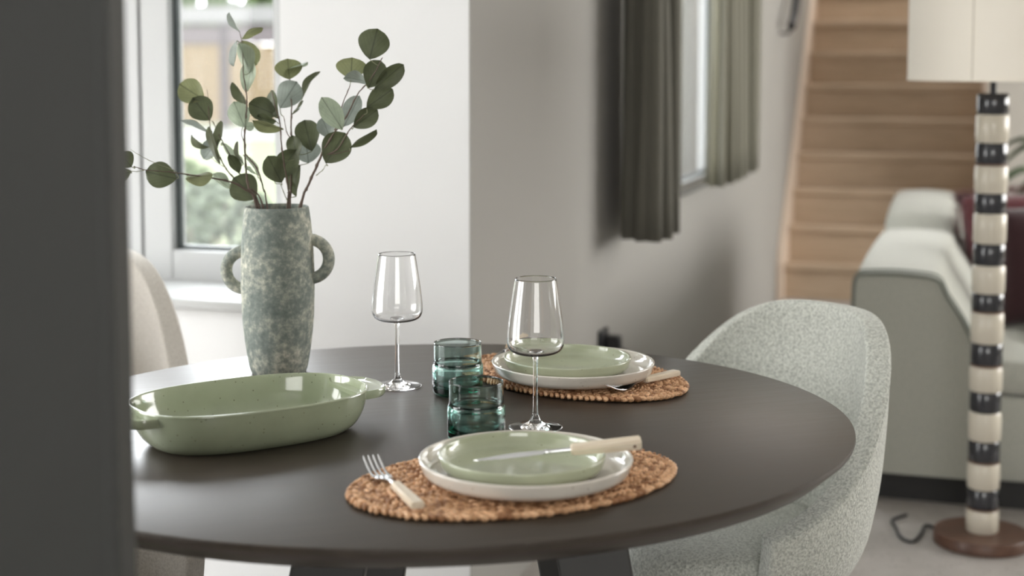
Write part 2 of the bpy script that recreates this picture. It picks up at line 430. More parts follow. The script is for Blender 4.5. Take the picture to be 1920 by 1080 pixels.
def foliage(bm, rx, ry, rz, n, size, z0=0):
    for i in range(n):
        a = random.uniform(0, 2*PI); u = random.uniform(-1, 1); r = random.uniform(.55, 1)**.5
        s = math.sqrt(1-u*u)
        c = Vector((rx*r*s*math.cos(a), ry*r*s*math.sin(a), z0 + rz*(1+r*u)))
        q = Euler((random.uniform(0,6), random.uniform(0,6), random.uniform(0,6))).to_matrix()
        L = size*random.uniform(.7, 1.3); W = L*.6
        vv = [bm.verts.new(c + q @ Vector(p)) for p in ((0,-L/2,0),(W/2,0,L*.1),(0,L/2,0),(-W/2,0,L*.1))]
        bm.faces.new(vv)
def bush(name, loc, rx, ry, rz, n, size, m, label, cat, trunk=.25, group=None):
    e = empty(name, loc, 0, label, cat, group)
    b = BM(); foliage(b, rx, ry, rz, n, size, trunk); tag(link('foliage', b, m, e), kind='stuff')
    b = BM()
    for k in range(5):
        a = k*1.26; tube(b, [(0.02*math.cos(a),.02*math.sin(a),0), (rx*.3*math.cos(a), ry*.3*math.sin(a), trunk+rz), (rx*.5*math.cos(a), ry*.5*math.sin(a), trunk+rz*1.6)], [size*.18, size*.1, size*.04], 6)
    tag(link('stems', b, M['twig'], e), kind='stuff')
    return e
for i, (x, hz, lab) in enumerate(((-15.8,.95,'leftmost leafy tree rising behind the garden fence'), (-12.4,1.1,'leafy tree behind the garden fence, middle of three'), (-9.0,.95,'leafy tree behind the garden fence, nearest the white wall'))):
    bush('garden_tree', R(x, FY+2.5, -.12), 1.65, 1.3, hz, 1500, .3, M['shrub'], lab, 'tree', 1.6)
bush('garden_shrub', R(-2.98, 4.1, -.12), .42, .4, .36, 1300, .07, M['shrub_pale'], 'low pale green shrub on the lawn just outside the left window', 'shrub', .05)
bush('garden_shrub', R(-4.2, 5.6, -.12), .5, .4, .36, 1200, .07, M['shrub'], 'darker low shrub on the lawn further from the left window', 'shrub', .05)

# ------------------------------------------------------------------ stairs
NS = 13; RI = .19; GO = .165; SY = 4.95; SX0, SX1 = .034, 1.027
st = empty('staircase', R(0, SY, 0), RA, 'light oak closed staircase rising away at the end of the living room', 'staircase')
for k in range(NS):
    b = BM(); box(b, SX0, SX1, k*GO+.012, k*GO+.030, k*RI, (k+1)*RI-.035); link('riser', b, M['stair'], st)
    b = BM(); box(b, SX0, SX1, k*GO-.012, (k+1)*GO+.03, (k+1)*RI-.035, (k+1)*RI, .006); link('tread', b, M['stair'], st)
for x0, x1 in ((.004, .034), (1.027, 1.055)):
    b = BM()
    # sloping stringer board
    pts = [(-.10, 0), (.10, 0), (.10+ .0, .0), (NS*GO+.2, NS*RI-.1), (NS*GO+.2, NS*RI+.25), (-.06, .30), (-.10, .22)]
    pts = [(-.10,0),(.14,0),(NS*GO+.14,NS*RI),(NS*GO-.04,NS*RI+.16),(-.06,.27),(-.10,.2)]
    f0 = [b.verts.new((x0, y, z)) for y, z in pts]; f1 = [b.verts.new((x1, y, z)) for y, z in pts]
    b.faces.new(f0); b.faces.new(f1[::-1])
    for i in range(len(pts)): b.faces.new((f0[i], f1[i], f1[(i+1)%len(pts)], f0[(i+1)%len(pts)]))
    bmesh.ops.recalc_face_normals(b, faces=b.faces)
    link('stringer', b, M['stair_edge'], st)
# handrail
hr = empty('handrail', R(0, SY, 0), RA, 'black metal handrail on the wall beside the stairs, lower end seen', 'handrail')
b = BM(); tube(b, [(.07, -.14, 1.46), (.07, -.02, 1.52), (.07, .5, 2.02), (.07, .9, 2.5)], .024, 10); link('rail', b, M['black'], hr, 60)
for (yy, zz) in ((-.05, 1.475), (.62, 2.13)):
    b = BM(); tube(b, [(.0, yy, zz-.05), (.045, yy, zz-.05), (.07, yy, zz+.01)], .008, 8); 
    link('bracket', b, M['black'], hr, 60)

# ------------------------------------------------------------------ curtains
def curtain(name, y0, y1, nf, amp, off, z0, z1, m, label, seed=0):
    """pleated cloth hanging in front of the side wall (local y along the wall, x into the room)"""
    rnd = random.Random(seed); b = BM(); N = nf*14; rows = 14
    ph = [rnd.uniform(.75, 1.25) for _ in range(nf+2)]
    grid = []
    for j in range(rows+1):
        v = j/rows; z = z0 + (z1-z0)*v; row = []
        for i in range(N+1):
            u = i/N; k = int(u*nf)
            a = amp*ph[k]*(1-.35*v)
            x = off + a*math.sin(2*PI*u*nf + .25*math.sin(3*v)) + .01*math.sin(7*u+2*v)
            y = y0 + (y1-y0)*(u + .25/nf*math.sin(4*PI*u*nf))*(1-.0*v)
            row.append(b.verts.new((x, y, z)))
        grid.append(row)
    for j in range(rows):
        for i in range(N): b.faces.new((grid[j][i], grid[j][i+1], grid[j+1][i+1], grid[j+1][i]))
    o = link(name, b, m, None, 180, RM)
    sm = o.modifiers.new('thickness', 'SOLIDIFY'); sm.thickness = .003
    return tag(o, label, 'curtain')
curtain('curtain', 1.12, 1.44, 4, .078, .112, .755, 2.5, M['curtain'], 'dark olive curtain at the near side of the window on the right-hand wall', 3)
curtain('curtain', 2.36, 3.42, 7, .045, .10, .815, 2.5, M['curtain_far'], 'paler back-lit curtain at the far side of the window on the right-hand wall', 5)
cr = empty('curtain_rod', R(.11, 1.0, 2.53), RA, 'dark curtain rod above the window on the right-hand wall', 'curtain rod')
b = BM(); tube(b, [(0,0,0),(0,2.6,0)], .012, 10); link('rod', b, M['black'], cr, 60)
for yy in (.06, 2.5):
    b = BM(); tube(b, [(-.11,yy,0),(0,yy,0)], .008, 8); link('bracket', b, M['black'], cr, 60)
b = BM(); box(b, 0, .03, 3.46, 3.54, 1.08, 1.17, .008); tag(link('wall_switch', b, M['dark_plastic'], None, None, RM), 'small dark switch on the wall beyond the far curtain', 'switch')
# plug and cord low on the wall behind the table
e = empty('wall_plug', R(0, 1.16, .44), RA, 'black plug with cord low on the wall behind the table', 'plug')
b = BM(); box(b, 0, .012, -.045, .045, -.045, .045, .004); link('socket_plate', b, M['dark_plastic'], e)
b = BM(); box(b, .012, .06, -.022, .022, -.028, .028, .008); link('plug', b, M['black'], e)
b = BM(); tube(b, smooth_curve([(.05,0,-.01),(.09,.02,-.05),(.07,.06,-.2),(.04,.09,-.42)], 6), .006, 8); link('cord', b, M['black'], e, 60)

# ------------------------------------------------------------------ table
TZ = .75
TC = Vector((-.124, 2.196, 0)); TA, TB, TR = .634, .590, math.radians(18.5)
tb = empty('dining_table', TC, TR, 'round dark-stained oak dining table on splayed square legs', 'table')
b = BM(); th_ = .032
lathe(b, [(0,TZ-th_),(.950,TZ-th_),(.957,TZ-th_+.001),(.997,TZ-.009),(.9995,TZ-.005),(.9985,TZ-.0012),(.995,TZ),(0,TZ)], 180, sx=TA, sy=TB)
bmesh.ops.recalc_face_normals(b, faces=b.faces)
link('tabletop', b, M['table'], tb, 35)
b = BM(); box(b, -.3, .3, -.05, .05, TZ-th_-.03, TZ-th_, .004); box(b, -.05, .05, -.28, .28, TZ-th_-.03, TZ-th_, .004)
link('crossbar', b, M['table_base'], tb)
inv = Matrix.Rotation(-TR, 4, 'Z')
for (lx, ly, dx, dy, wd) in ((-.10,-.20,-.14,-.05,.05),(.215,-.17,.13,-.06,.05),(-.06,.22,-.10,.10,.045),(.17,.16,.12,.10,.045)):
    top = inv @ Vector((lx, ly, TZ-th_)); bot = inv @ Vector((lx+dx, ly+dy, 0))
    b = BM(); vs_ = box(b, -wd, wd, -wd, wd, 0, 1, .003)
    for v in b.verts:
        t = v.co.z; c = bot.lerp(top, t)
        q = inv @ Vector((v.co.x, v.co.y, 0))
        v.co = Vector((c.x + q.x, c.y + q.y, c.z))
    link('leg', b, M['table_base'], tb)

# ------------------------------------------------------------------ plates
def plate(name, R_, h, m, label, loc, rz=0, foot=.62, thick=.0045, group=None):
    prof = [(0,.003),(foot*R_-.004,.003),(foot*R_,0),(foot*R_+.004,0.0005)]
    o_ = smooth_curve([(foot*R_+.006,.002),(R_*.86,.0045),(R_*.955,h*.38),(R_*.99,h*.75),(R_,h-.0015)], 5)
    rim = [(R_-thick*.15,h-.0003),(R_-thick*.5,h),(R_-thick*.85,h-.0005),(R_-thick,h-.002)]
    i_ = smooth_curve([(R_-thick*1.05,h*.78),(R_*.955-thick,h*.45+.001),(R_*.86,.0095),(R_*.74,.0075),(R_*.4,.0072),(0,.007)], 5)
    b = BM(); lathe(b, prof+o_+rim+i_, 128); bmesh.ops.recalc_face_normals(b, faces=b.faces)
    o = link(name, b, m, None, 60); o.location = loc; o.rotation_euler = (0,0,rz)
    return tag(o, label, 'plate', group)
MATT = .0116
pl1 = PZ(986, 858, .7876); pl2 = PZ(1074.5, 678, .7876)
gr1 = PZ(979, 848, .7956); gr2 = PZ(1064, 668, .7956)
plate('dinner_plate', .1345, .028, M['cream_glaze'], 'large cream speckled plate under the nearer small green plate', (pl1.x, pl1.y, TZ+MATT), .3)
plate('dinner_plate', .1345, .028, M['cream_glaze'], 'large cream speckled plate under the farther small green plate', (pl2.x, pl2.y, TZ+MATT), 1.9)
plate('side_plate', .1055, .027, M['green_glaze'], 'small sage green plate with a knife across it, on the nearer cream plate', (gr1.x, gr1.y, TZ+MATT+.0078), 0)
plate('side_plate', .1055, .027, M['green_glaze'], 'empty small sage green plate on the farther cream plate', (gr2.x, gr2.y, TZ+MATT+.0078), 2.2)

# ------------------------------------------------------------------ braided mats
def braided_mat(loc, rot, A, B, label, seed):
    rnd = random.Random(seed)
    root = empty('placemat', loc, rot, label, 'placemat')
    step = .0142; n = int(B/step)
    # thin woven ground that closes the gaps between the plaits
    b = BM(); 
    for k in range(n):
        pass
    lathe(b, [(0,.001),(.97,.001),(.975,.004),(0,.0045)], 64, sx=A, sy=B); g = link('backing', b, M['straw'], root)
    ca = g.data.color_attributes.new('tint', 'FLOAT_COLOR', 'POINT')
    for d in ca.data: d.color = (.16,.085,.04,1)
    ang = [2*PI*i/7 for i in range(7)]
    for k in range(n):
        a, bb = A-.006-k*step, B-.006-k*step
        if a <= .004: break
        bb = max(bb, .002)
        per = PI*(3*(a+bb)-math.sqrt((3*a+bb)*(a+3*bb))); cnt = max(6, int(per/.0098))
        # equal arc length parameters
        samples = 400; acc = [0]; pp = (a, 0)
        for i in range(1, samples+1):
            t = 2*PI*i/samples; q = (a*math.cos(t), bb*math.sin(t)); acc.append(acc[-1]+math.hypot(q[0]-pp[0], q[1]-pp[1])); pp = q
        b = BM(); tints = []; j = 0
        for i in range(cnt):
            targ = acc[-1]*(i+rnd.uniform(-.12,.12))/cnt
            targ = max(0, min(targ, acc[-1]*.9999)); 
            while acc[j+1] < targ and j < samples-1: j += 1
            t = 2*PI*(j + (targ-acc[j])/(acc[j+1]-acc[j]+1e-9))/samples
            px_, py_ = a*math.cos(t), bb*math.sin(t)
            tx, ty = -a*math.sin(t), bb*math.cos(t); L = math.hypot(tx, ty); tx /= L; ty /= L; nx, ny = ty, -tx
            for side in (1, -1):
                ln = rnd.uniform(.0070, .0088); wd = rnd.uniform(.0027, .0036); hh = rnd.uniform(.0040, .0054)
                dx, dy = tx*.80 + side*nx*.60, ty*.80 + side*ny*.60
                sx_, sy_ = -dy, dx
                c = Vector((px_ + side*nx*.0034 + (tx*.0042 if side > 0 else 0), py_ + side*ny*.0034 + (ty*.0042 if side > 0 else 0), .0052+rnd.uniform(-.0006,.0009)))
                up_t = rnd.uniform(-.15,.25)
                base = rnd.random()
                col = (.54+.38*base, .29+.28*base, .14+.19*base) if rnd.random() < .76 else (.34, .16, .07)
                e0 = b.verts.new(c + Vector((-dx*ln, -dy*ln, -.002-up_t*.003))); e1 = b.verts.new(c + Vector((dx*ln, dy*ln, .0005+up_t*.004)))
                r1 = [b.verts.new(c + Vector((-dx*ln*.5 + sx_*wd*math.cos(q)*.85, -dy*ln*.5 + sy_*wd*math.cos(q)*.85, hh*math.sin(q)*.8-.0005))) for q in ang[:6]] if False else None
                rings = []
                for f_, w_ in ((-.55,.82),(.2,1.0),(.72,.62)):
                    rings.append([b.verts.new(c + Vector((dx*ln*f_ + sx_*wd*w_*math.cos(q*7/6), dy*ln*f_ + sy_*wd*w_*math.cos(q*7/6), hh*w_*math.sin(q*7/6) + up_t*.003*f_))) for q in ang[:6]])
                for q in range(6):
                    q2 = (q+1) % 6
                    b.faces.new((e0, rings[0][q2], rings[0][q]))
                    for r0, r1_ in ((0,1),(1,2)): b.faces.new((rings[r0][q], rings[r0][q2], rings[r1_][q2], rings[r1_][q]))
                    b.faces.new((rings[2][q], rings[2][q2], e1))
                tints += [col]*20
        bmesh.ops.recalc_face_normals(b, faces=b.faces)
        o = link('braid', b, M['straw'], root, 180); o['kind'] = 'stuff'
        ca = o.data.color_attributes.new('tint', 'FLOAT_COLOR', 'POINT')
        ca.data.foreach_set('color', [x for c in tints for x in (*c, 1.0)])
    return root
braided_mat((.0053, 1.8562, TZ), math.radians(27.6), .2213, .1446, 'oval braided straw placemat in the foreground, fork on its left end', 1)
braided_mat((.1028, 2.4819, TZ), math.radians(-45), .217, .1446, 'oval braided straw placemat at the farther setting', 2)

# ------------------------------------------------------------------ glasses
def wine_glass(loc, label):
    out = [(0,.0),(.0375,.0),(.0392,.0006),(.0395,.0013),(.0385,.0020)]
    out += smooth_curve([(.036,.0024),(.022,.0042),(.0105,.0085),(.0060,.0165),(.0042,.024),(.0036,.04),(.0033,.07),(.0035,.095),(.0048,.1050),(.0090,.1080)], 6)
    out += smooth_curve([(.0120,.1088),(.027,.1098),(.0362,.1138),(.0405,.1205),(.0415,.129),(.0409,.142),(.0385,.164),(.0347,.190),(.0302,.219)], 7)
    inn = [(.0298,.2195),(.0294,.219)]
    inn += smooth_curve([(.0294,.218),(.0339,.190),(.0377,.164),(.0401,.142),(.0406,.129),(.0395,.1216),(.0352,.1152),(.0260,.1116),(.0100,.1108),(0,.1108)], 7)
    b = BM(); lathe(b, out+inn, 96); bmesh.ops.recalc_face_normals(b, faces=b.faces)
    o = link('wine_glass', b, M['clear_glass'], None, 50); o.location = loc
    return tag(o, label, 'wine glass')
g = PZ(1004, 802, TZ); wine_glass((g.x, g.y, TZ+.0003), 'empty clear wine glass beside the nearer plates')
g = PZ(745.5, 724.5, TZ); wine_glass((g.x, g.y, TZ+.0003), 'empty clear wine glass standing between vase and teal tumblers')
def tumbler(loc, label):
    out = [(0,.0),(.035,.0)] + smooth_curve([(.0365,.0006),(.0398,.0035),(.0410,.010),(.0412,.036),(.0408,.0455),(.0395,.0490),(.0388,.0510),(.0385,.056),(.0384,.0815)], 5)
    out += [(.0383,.0828),(.0379,.0831),(.0375,.0826)]
    inn = smooth_curve([(.0373,.081),(.0372,.058),(.0366,.0515),(.0345,.0470),(.0360,.041),(.0368,.030),(.0350,.018),(.0290,.0115),(.015,.0095),(0,.0100)], 6)
    b = BM(); lathe(b, out+inn, 96); bmesh.ops.recalc_face_normals(b, faces=b.faces)
    o = link('tumbler', b, M['teal_glass'], None, 50); o.location = loc
    return tag(o, label, 'glass')
g = PZ(893, 714, TZ+.083); tumbler((g.x, g.y, TZ+.0003), 'teal glass tumbler just behind the nearer plates')
g = PZ(858, 642, TZ+.083); tumbler((g.x, g.y, TZ+.0003), 'teal glass tumbler standing farther back, left of the far plates')

# ------------------------------------------------------------------ cutlery (local: x along the length, handle at -x)
def handle_mesh(L, w_, h_):
    b = BM(); box(b, -L, 0, -w_/2, w_/2, -h_/2, h_/2)
    for v in b.verts:
        t = -v.co.x/L; v.co.y *= .82+.28*t
    bmesh.ops.bevel(b, geom=list(b.edges), offset=.0018, segments=3, affect='EDGES')
    return b
def fork(loc, rot, label):
    root = empty('fork', loc, 0, label, 'fork'); root.rotation_euler = rot
    link('handle', handle_mesh(.088, .0155, .009), M['bone'], root, 40)
    for xx in (-.066, -.022):
        pass
    b = BM()
    # neck and flat bowl
    prof = [(-.012,.0035,.0018,0),(.006,.0032,.0018,0),(.022,.0034,.0014,-.001),(.034,.0060,.0010,-.0025),(.045,.0108,.0009,-.0045),(.058,.0118,.0009,-.0060),(.063,.0118,.0009,-.0058)]
    rows = []
    for x, wy, tz, z in prof:
        rows.append([b.verts.new((x, y, z+zz)) for y, zz in ((-wy,tz*.3),(-wy*.5,tz*.9-.0012*(wy>.008)),(wy*.5,tz*.9-.0012*(wy>.008)),(wy,tz*.3),(wy,-tz*.3),(wy*.5,-tz-.0012*(wy>.008)),(-wy*.5,-tz-.0012*(wy>.008)),(-wy,-tz*.3))])
    for a, c in zip(rows, rows[1:]):
        for k in range(8): b.faces.new((a[k], a[(k+1)%8], c[(k+1)%8], c[k]))
    b.faces.new(rows[0]); b.faces.new(rows[-1][::-1])
    for k in range(4):
        y = -.0098 + k*.00653
        tube(b, [(.058,y,-.0062),(.070,y,-.0052),(.085,y,-.0012),(.098,y,.0042),(.105,y,.0078)], [.0019,.0017,.00155,.0013,.0007], 8, sq=.7)
    bmesh.ops.recalc_face_normals(b, faces=b.faces)
    link('head', b, M['steel'], root, 50)
    return root
def knife(loc, rot, label):
    root = empty('knife', loc, 0, label, 'knife'); root.rotation_euler = rot
    link('handle', handle_mesh(.088, .0125, .0155), M['bone'], root, 40)
    b = BM(); tube(b, [(-.079,0,-.00795),(-.079,0,.00795)], .0022, 12); link('hanging_hole', b, M['lamp_brown'], root, 60)
    b = BM(); tube(b, smooth_curve([(-.005,0,0),(.012,0,0),(.026,0,0),(.034,0,0)], 3), [.0030,.0030,.0029,.0028,.0027,.0026,.0028,.0036,.0034,.0030], 10)
    link('collar', b, M['steel'], root, 60)
    b = BM(); N = 24; up, dn = [], []
    for i in range(N+1):
        t = i/N; x = .030 + .092*t
        top = .0030+.0012*math.sin(PI*min(1,t*1.3)) - .006*t**3
        bot = -.0028-.0026*math.sin(PI*min(1,t*.9+.05))
        if t > .97: bot = top-.0006
        if .70 < t < .93: bot += .0007*(1 if i % 2 else -1)
        up.append((x, top)); dn.append((x, bot))
    L1 = []; 
    for (x, z1), (_, z0) in zip(up, dn):
        zm = (z0+z1)/2
        L1.append([b.verts.new((x, .0009, z1)), b.verts.new((x, .0010, zm)), b.verts.new((x, .0001, z0)), b.verts.new((x, -.0001, z0)), b.verts.new((x, -.0010, zm)), b.verts.new((x, -.0009, z1))])
    for a, c in zip(L1, L1[1:]):
        for k in range(6): b.faces.new((a[k], a[(k+1)%6], c[(k+1)%6], c[k]))
    b.faces.new(L1[0]); b.faces.new(L1[-1][::-1])
    bmesh.ops.recalc_face_normals(b, faces=b.faces)
    link('blade', b, M['steel'], root, 30)
    return root
def aim(p_from, p_to, roll=0):
    d = (Vector(p_to)-Vector(p_from)); q = d.to_track_quat('X', 'Z')
    return (q.to_matrix() @ Matrix.Rotation(roll, 3, 'X')).to_euler()
# fork in front: handle end near (790,960), tines towards (705,862)
a = PZ(741, 908, TZ+.018); c = PZ(793, 957, TZ+.0155); 
fork(a, aim(c, a), 'steel fork with cream handle on the left end of the nearer placemat')
a = PZ(1208, 712, TZ+.018); c = PZ(1270, 698, TZ+.0165); fork(a, aim(c, a), 'steel fork with cream handle on the farther placemat')
# knife resting across the small green plate
a = PZ(1070, 843, TZ+.0535); c = PZ(1206, 829, TZ+.0620); 
knife(a, aim(c, a, math.radians(72)), 'steel knife with cream handle lying across the nearer green plate')
a = PZ(914, 682, TZ+.0145); c = PZ(950, 655, TZ+.0145)
knife(PZ(955, 652, TZ+.0185), aim(PZ(990, 632, TZ+.0185), PZ(914, 684, TZ+.015), math.radians(75)), 'steel knife on the far placemat at the left of the plates')

# ------------------------------------------------------------------ serving dish
DC = Vector((-.372, 2.097, TZ)); DR = math.radians(33)
def sup(a_, b_, n_, k, seg=120):
    t = 2*PI*k/seg; c, s = math.cos(t), math.sin(t)
    return (a_*math.copysign(abs(c)**(2/n_), c), b_*math.copysign(abs(s)**(2/n_), s))
dish = empty('serving_dish', DC, DR, 'long oval sage green serving dish with two flat handles', 'serving dish')
b = BM(); prof = []
H = .060
o_ = smooth_curve([(0,.0015),(.60,.0015),(.70,0),(.76,.002),(.86,.012),(.935,.028),(.975,.046),(.992,.060),(1.0,H-.001)], 4)
i_ = smooth_curve([(.992,H+.0012),(.975,H+.0012),(.962,H-.002),(.945,.050),(.915,.034),(.86,.019),(.76,.0095),(.5,.007),(0,.007)], 4)
A_, B_ = .171, .112
for r, z in o_+i_:
    inset = (1-r)*B_
    prof.append((max(A_-inset*1.05, 1e-4) if r > .25 else r*A_, max(B_-inset, 0) if r > .25 else r*B_, z))
rings = []
for a_, b_, z in prof:
    if b_ < 1e-5: rings.append([b.verts.new((0,0,z))])
    else: rings.append([b.verts.new((*sup(a_, b_, 2.55, k), z)) for k in range(120)])
for p, q in zip(rings, rings[1:]):
    for k in range(120):
        k2 = (k+1) % 120
        if len(p) == 1: b.faces.new((p[0], q[k2], q[k]))
        elif len(q) == 1: b.faces.new((p[k], p[k2], q[0]))
        else: b.faces.new((p[k], p[k2], q[k2], q[k]))
bmesh.ops.recalc_face_normals(b, faces=b.faces)
link('bowl', b, M['dish_glaze'], dish, 70)
for sgn in (1, -1):
    b = BM(); N = 28; ro = []
    for i in range(N+1):
        t = -PI/2 + PI*i/N
        # flat ledge handle with thickened outer lip
        ox, oy = .150 + .056*max(0, math.cos(t))**.62, .056*math.sin(t)
        ix, iy = .150, .050*math.sin(t)
        z = H-.0105
        row = []
        for f_, dz in ((0, .0), (.45, .0015), (.82, .003), (.95, .0062), (1.0, .0045), (1.0,-.0035), (.93,-.0062), (.5,-.0058), (0,-.006)):
            row.append(b.verts.new((sgn*(ix+(ox-ix)*f_), iy+(oy-iy)*f_, z+dz)))
        ro.append(row)
    for p, q in zip(ro, ro[1:]):
        for k in range(9): b.faces.new((p[k], p[(k+1)%9], q[(k+1)%9], q[k]))
    b.faces.new(ro[0]); b.faces.new(ro[-1][::-1])
    bmesh.ops.recalc_face_normals(b, faces=b.faces)
    link('handle', b, M['dish_glaze'], dish, 60)

# ------------------------------------------------------------------ vase
VC = PZ(523, 697, TZ); vase = empty('vase', (VC.x, VC.y, TZ), 0, 'tall weathered grey-green clay vase with two ring handles', 'vase')
b = BM()
o_ = smooth_curve([(.0465,.002),(.0500,.012),(.0555,.045),(.0600,.085),(.0622,.130),(.0625,.170),(.0610,.215),(.0580,.255),(.0545,.283)], 6)
i_ = smooth_curve([(.0500,.283),(.0530,.25),(.0560,.20),(.0560,.12),(.045,.03),(0,.02)], 5)
lathe(b, [(0,0),(.0455,0)] + o_ + [(.0538,.2855),(.0522,.2862),(.0507,.2855)] + i_, 96)
bmesh.ops.recalc_face_normals(b, faces=b.faces)
link('body', b, M['vase'], vase, 60)
for sgn, zc, rr, xo in ((1, .1955, .0335, .0590), (-1, .1765, .0325, .0600)):
    pts = []
    for i in range(25):
        t = math.radians(96) - math.radians(192)*i/24
        pts.append((sgn*(xo - .004 + rr*.98*max(-.15, math.cos(t))), 0, zc + rr*math.sin(t)))
    pts = [(sgn*(xo-.020), 0, zc+rr*1.0)] + pts[1:-1] + [(sgn*(xo-.020), 0, zc-rr*1.0)]
    b = BM(); tube(b, pts, .0102, 16); link('handle', b, M['vase'], vase, 60)

# ------------------------------------------------------------------ eucalyptus branches
def K(x, y): return (220 + x/2.7, y/2.7)
def pd(x, y, dY):
    px, py = K(x, y); return PD(px, py, VC.y + dY)
TONE = {'d': 'leaf_d', 'o': 'leaf_o', 'p': 'leaf_p', 'b': 'leaf_b'}
def leaf(root, org, bx, by, tx, ty, wpx, tone, d0, tilt, rnd):
    B = pd(bx, by, d0); T = pd(bx+(tx-bx)*1.05, by+(ty-by)*1.05, d0 + tilt)
    ax = T - B; L = ax.length; W = wpx*1.22/2.7*VC.y/F
    view = (B - Vector((0,0,CAMZ))).normalized()
    side = ax.normalized().cross(view).normalized(); nrm = side.cross(ax.normalized()).normalized()
    # foreshortened leaves are broad leaves seen edge-on: widen and turn about the midrib
    full = max(W, min(.72*L, .036)); roll = math.acos(max(.12, min(1, W/full)))*rnd.choice((-1,1))
    side, nrm = side*math.cos(roll) + nrm*math.sin(roll), nrm*math.cos(roll) - side*math.sin(roll)
    b = BM(); uvl = b.loops.layers.uv.new('UVMap'); NU, NV = 12, 6; g = []; uvd = {}
    cup = rnd.uniform(.05, .16)*rnd.choice((1,-1)); bend = rnd.uniform(-.12,.12)
    for i in range(NU+1):
        u = i/NU; wv = (math.sin(PI*u**1.12)**.56*(1-.22*(1-u)**3) if 0 < u < 1 else 0.02)
        row = []
        for j in range(NV+1):
            v = -1 + 2*j/NV
            p = B + ax*u + side*(full/2*wv*v) + nrm*(L*(cup*abs(v)**1.5*wv + bend*math.sin(PI*u)) + .0008*math.sin(u*9+v*4))
            vt = b.verts.new(p); uvd[vt] = (u, v*wv); row.append(vt)
        g.append(row)
    for i in range(NU):
        for j in range(NV):
            f = b.faces.new((g[i][j], g[i][j+1], g[i+1][j+1], g[i+1][j]))
            for lp in f.loops: lp[uvl].uv = uvd[lp.vert]
    for v in b.verts: v.co -= org
    return link('leaf', b, M[TONE[tone]], root, 180)
def branch(label, stems, leaves, dz, seed, petioles=()):
    """stems: lists of (x,y,radius mm); depth leaves the vase plane in proportion to the run."""
    rnd = random.Random(seed)
    x0, y0 = stems[0][0][:2]
    org = pd(x0, y0, 0) ; org.z = TZ+.23
    root = empty('eucalyptus_branch', org, 0, label, 'branch')
    dep = lambda x, y: dz*math.hypot(x-x0, y-y0)/1000
    for si, s in enumerate(stems):
        pts = [pd(x, y, dep(x, y)) for x, y, r in s]
        rr = [r/1000 for *_, r in s]
        if si == 0:                                   # the stem goes on down inside the vase
            p = pts[0]; pts = [Vector((VC.x+(p.x-VC.x)*.3, VC.y, TZ+.14))] + pts; rr = [rr[0]] + rr
        q = smooth_curve([(*p, r) for p, r in zip(pts, rr)], 7)
        b = BM()
        path = []; rad = []
        for i, c in enumerate(q):
            knob = 1.45 if i % 5 == 2 else 1.0
            path.append(Vector(c[:3]) + Vector((rnd.uniform(-1,1), rnd.uniform(-1,1), rnd.uniform(-1,1)))*.0004 - org); rad.append(c[3]*knob)
        tube(b, path, rad, 8)
        link('stem', b, M['twig' if s[0][2] > .8 else 'twig_green'], root, 60)
    for (bx, by, tx, ty, wpx, tone) in leaves:
        d0 = dep(bx, by) + rnd.uniform(-.012,.012)
        Lp = math.hypot(tx-bx, ty-by)/2.7*VC.y/F
        leaf(root, org, bx, by, tx, ty, wpx, tone, d0, rnd.uniform(-.35,.35)*Lp, rnd)
        # petiole: short curve from the nearest stem point
        best = None
        for s in stems:
            for (xa, ya, _), (xb, yb, _) in zip(s, s[1:]):
                for k in range(6):
                    xx, yy = xa+(xb-xa)*k/5, ya+(yb-ya)*k/5; dd = math.hypot(xx-bx, yy-by) + .25*max(0, by-yy)
                    if best is None or dd < best[0]: best = (dd, xx, yy)
        if 6 < best[0] < 160:
            _, xx, yy = best; p0 = pd(xx, yy, dep(xx, yy)); p1 = pd(bx, by, d0)
            mid = (p0+p1)/2 + Vector((rnd.uniform(-.004,.004), 0, -.003))
            b = BM(); tube(b, [Vector(c)-org for c in smooth_curve([p0, mid, p1], 5)], .0007, 6)
            link('petiole', b, M['twig_green'], root, 60)
    return root
branch('eucalyptus branch reaching low to the left towards the window frame',
    [[(705,1038,1.9),(640,955,1.8),(565,918,1.5),(440,896,1.3),(300,875,1.0),(200,865,.8),(140,860,.7),(82,842,.6)], [(300,875,.7),(270,855,.6),(190,825,.5),(120,790,.4),(66,756,.3)], [(140,860,.7),(100,868,.5),(40,866,.4)]],
    [(700,1005,592,905,130,'d'),(300,905,150,870,112,'d'),(72,845,15,780,80,'d'),(70,866,-20,900,60,'d'),(345,905,478,885,55,'o'),(570,955,490,882,48,'p')], -.12, 11)
branch('tallest eucalyptus branch, upright in front of the window pane',
    [[(715,1038,1.9),(668,960,1.8),(652,860,1.7),(645,720,1.6),(648,620,1.4),(656,520,1.2),(648,440,1.0),(638,370,.8),(634,240,.6),(620,165,.5)], [(645,720,1.0),(628,680,.6),(636,640,.5)]],
    [(622,165,568,68,22,'b'),(628,198,732,145,34,'o'),(632,205,700,325,88,'o'),(606,205,590,330,30,'b'),(668,370,615,225,72,'p'),(652,468,685,315,66,'p'),(655,530,584,422,42,'d'),(645,645,592,520,96,'p'),(640,640,690,640,40,'p')], .05, 12)
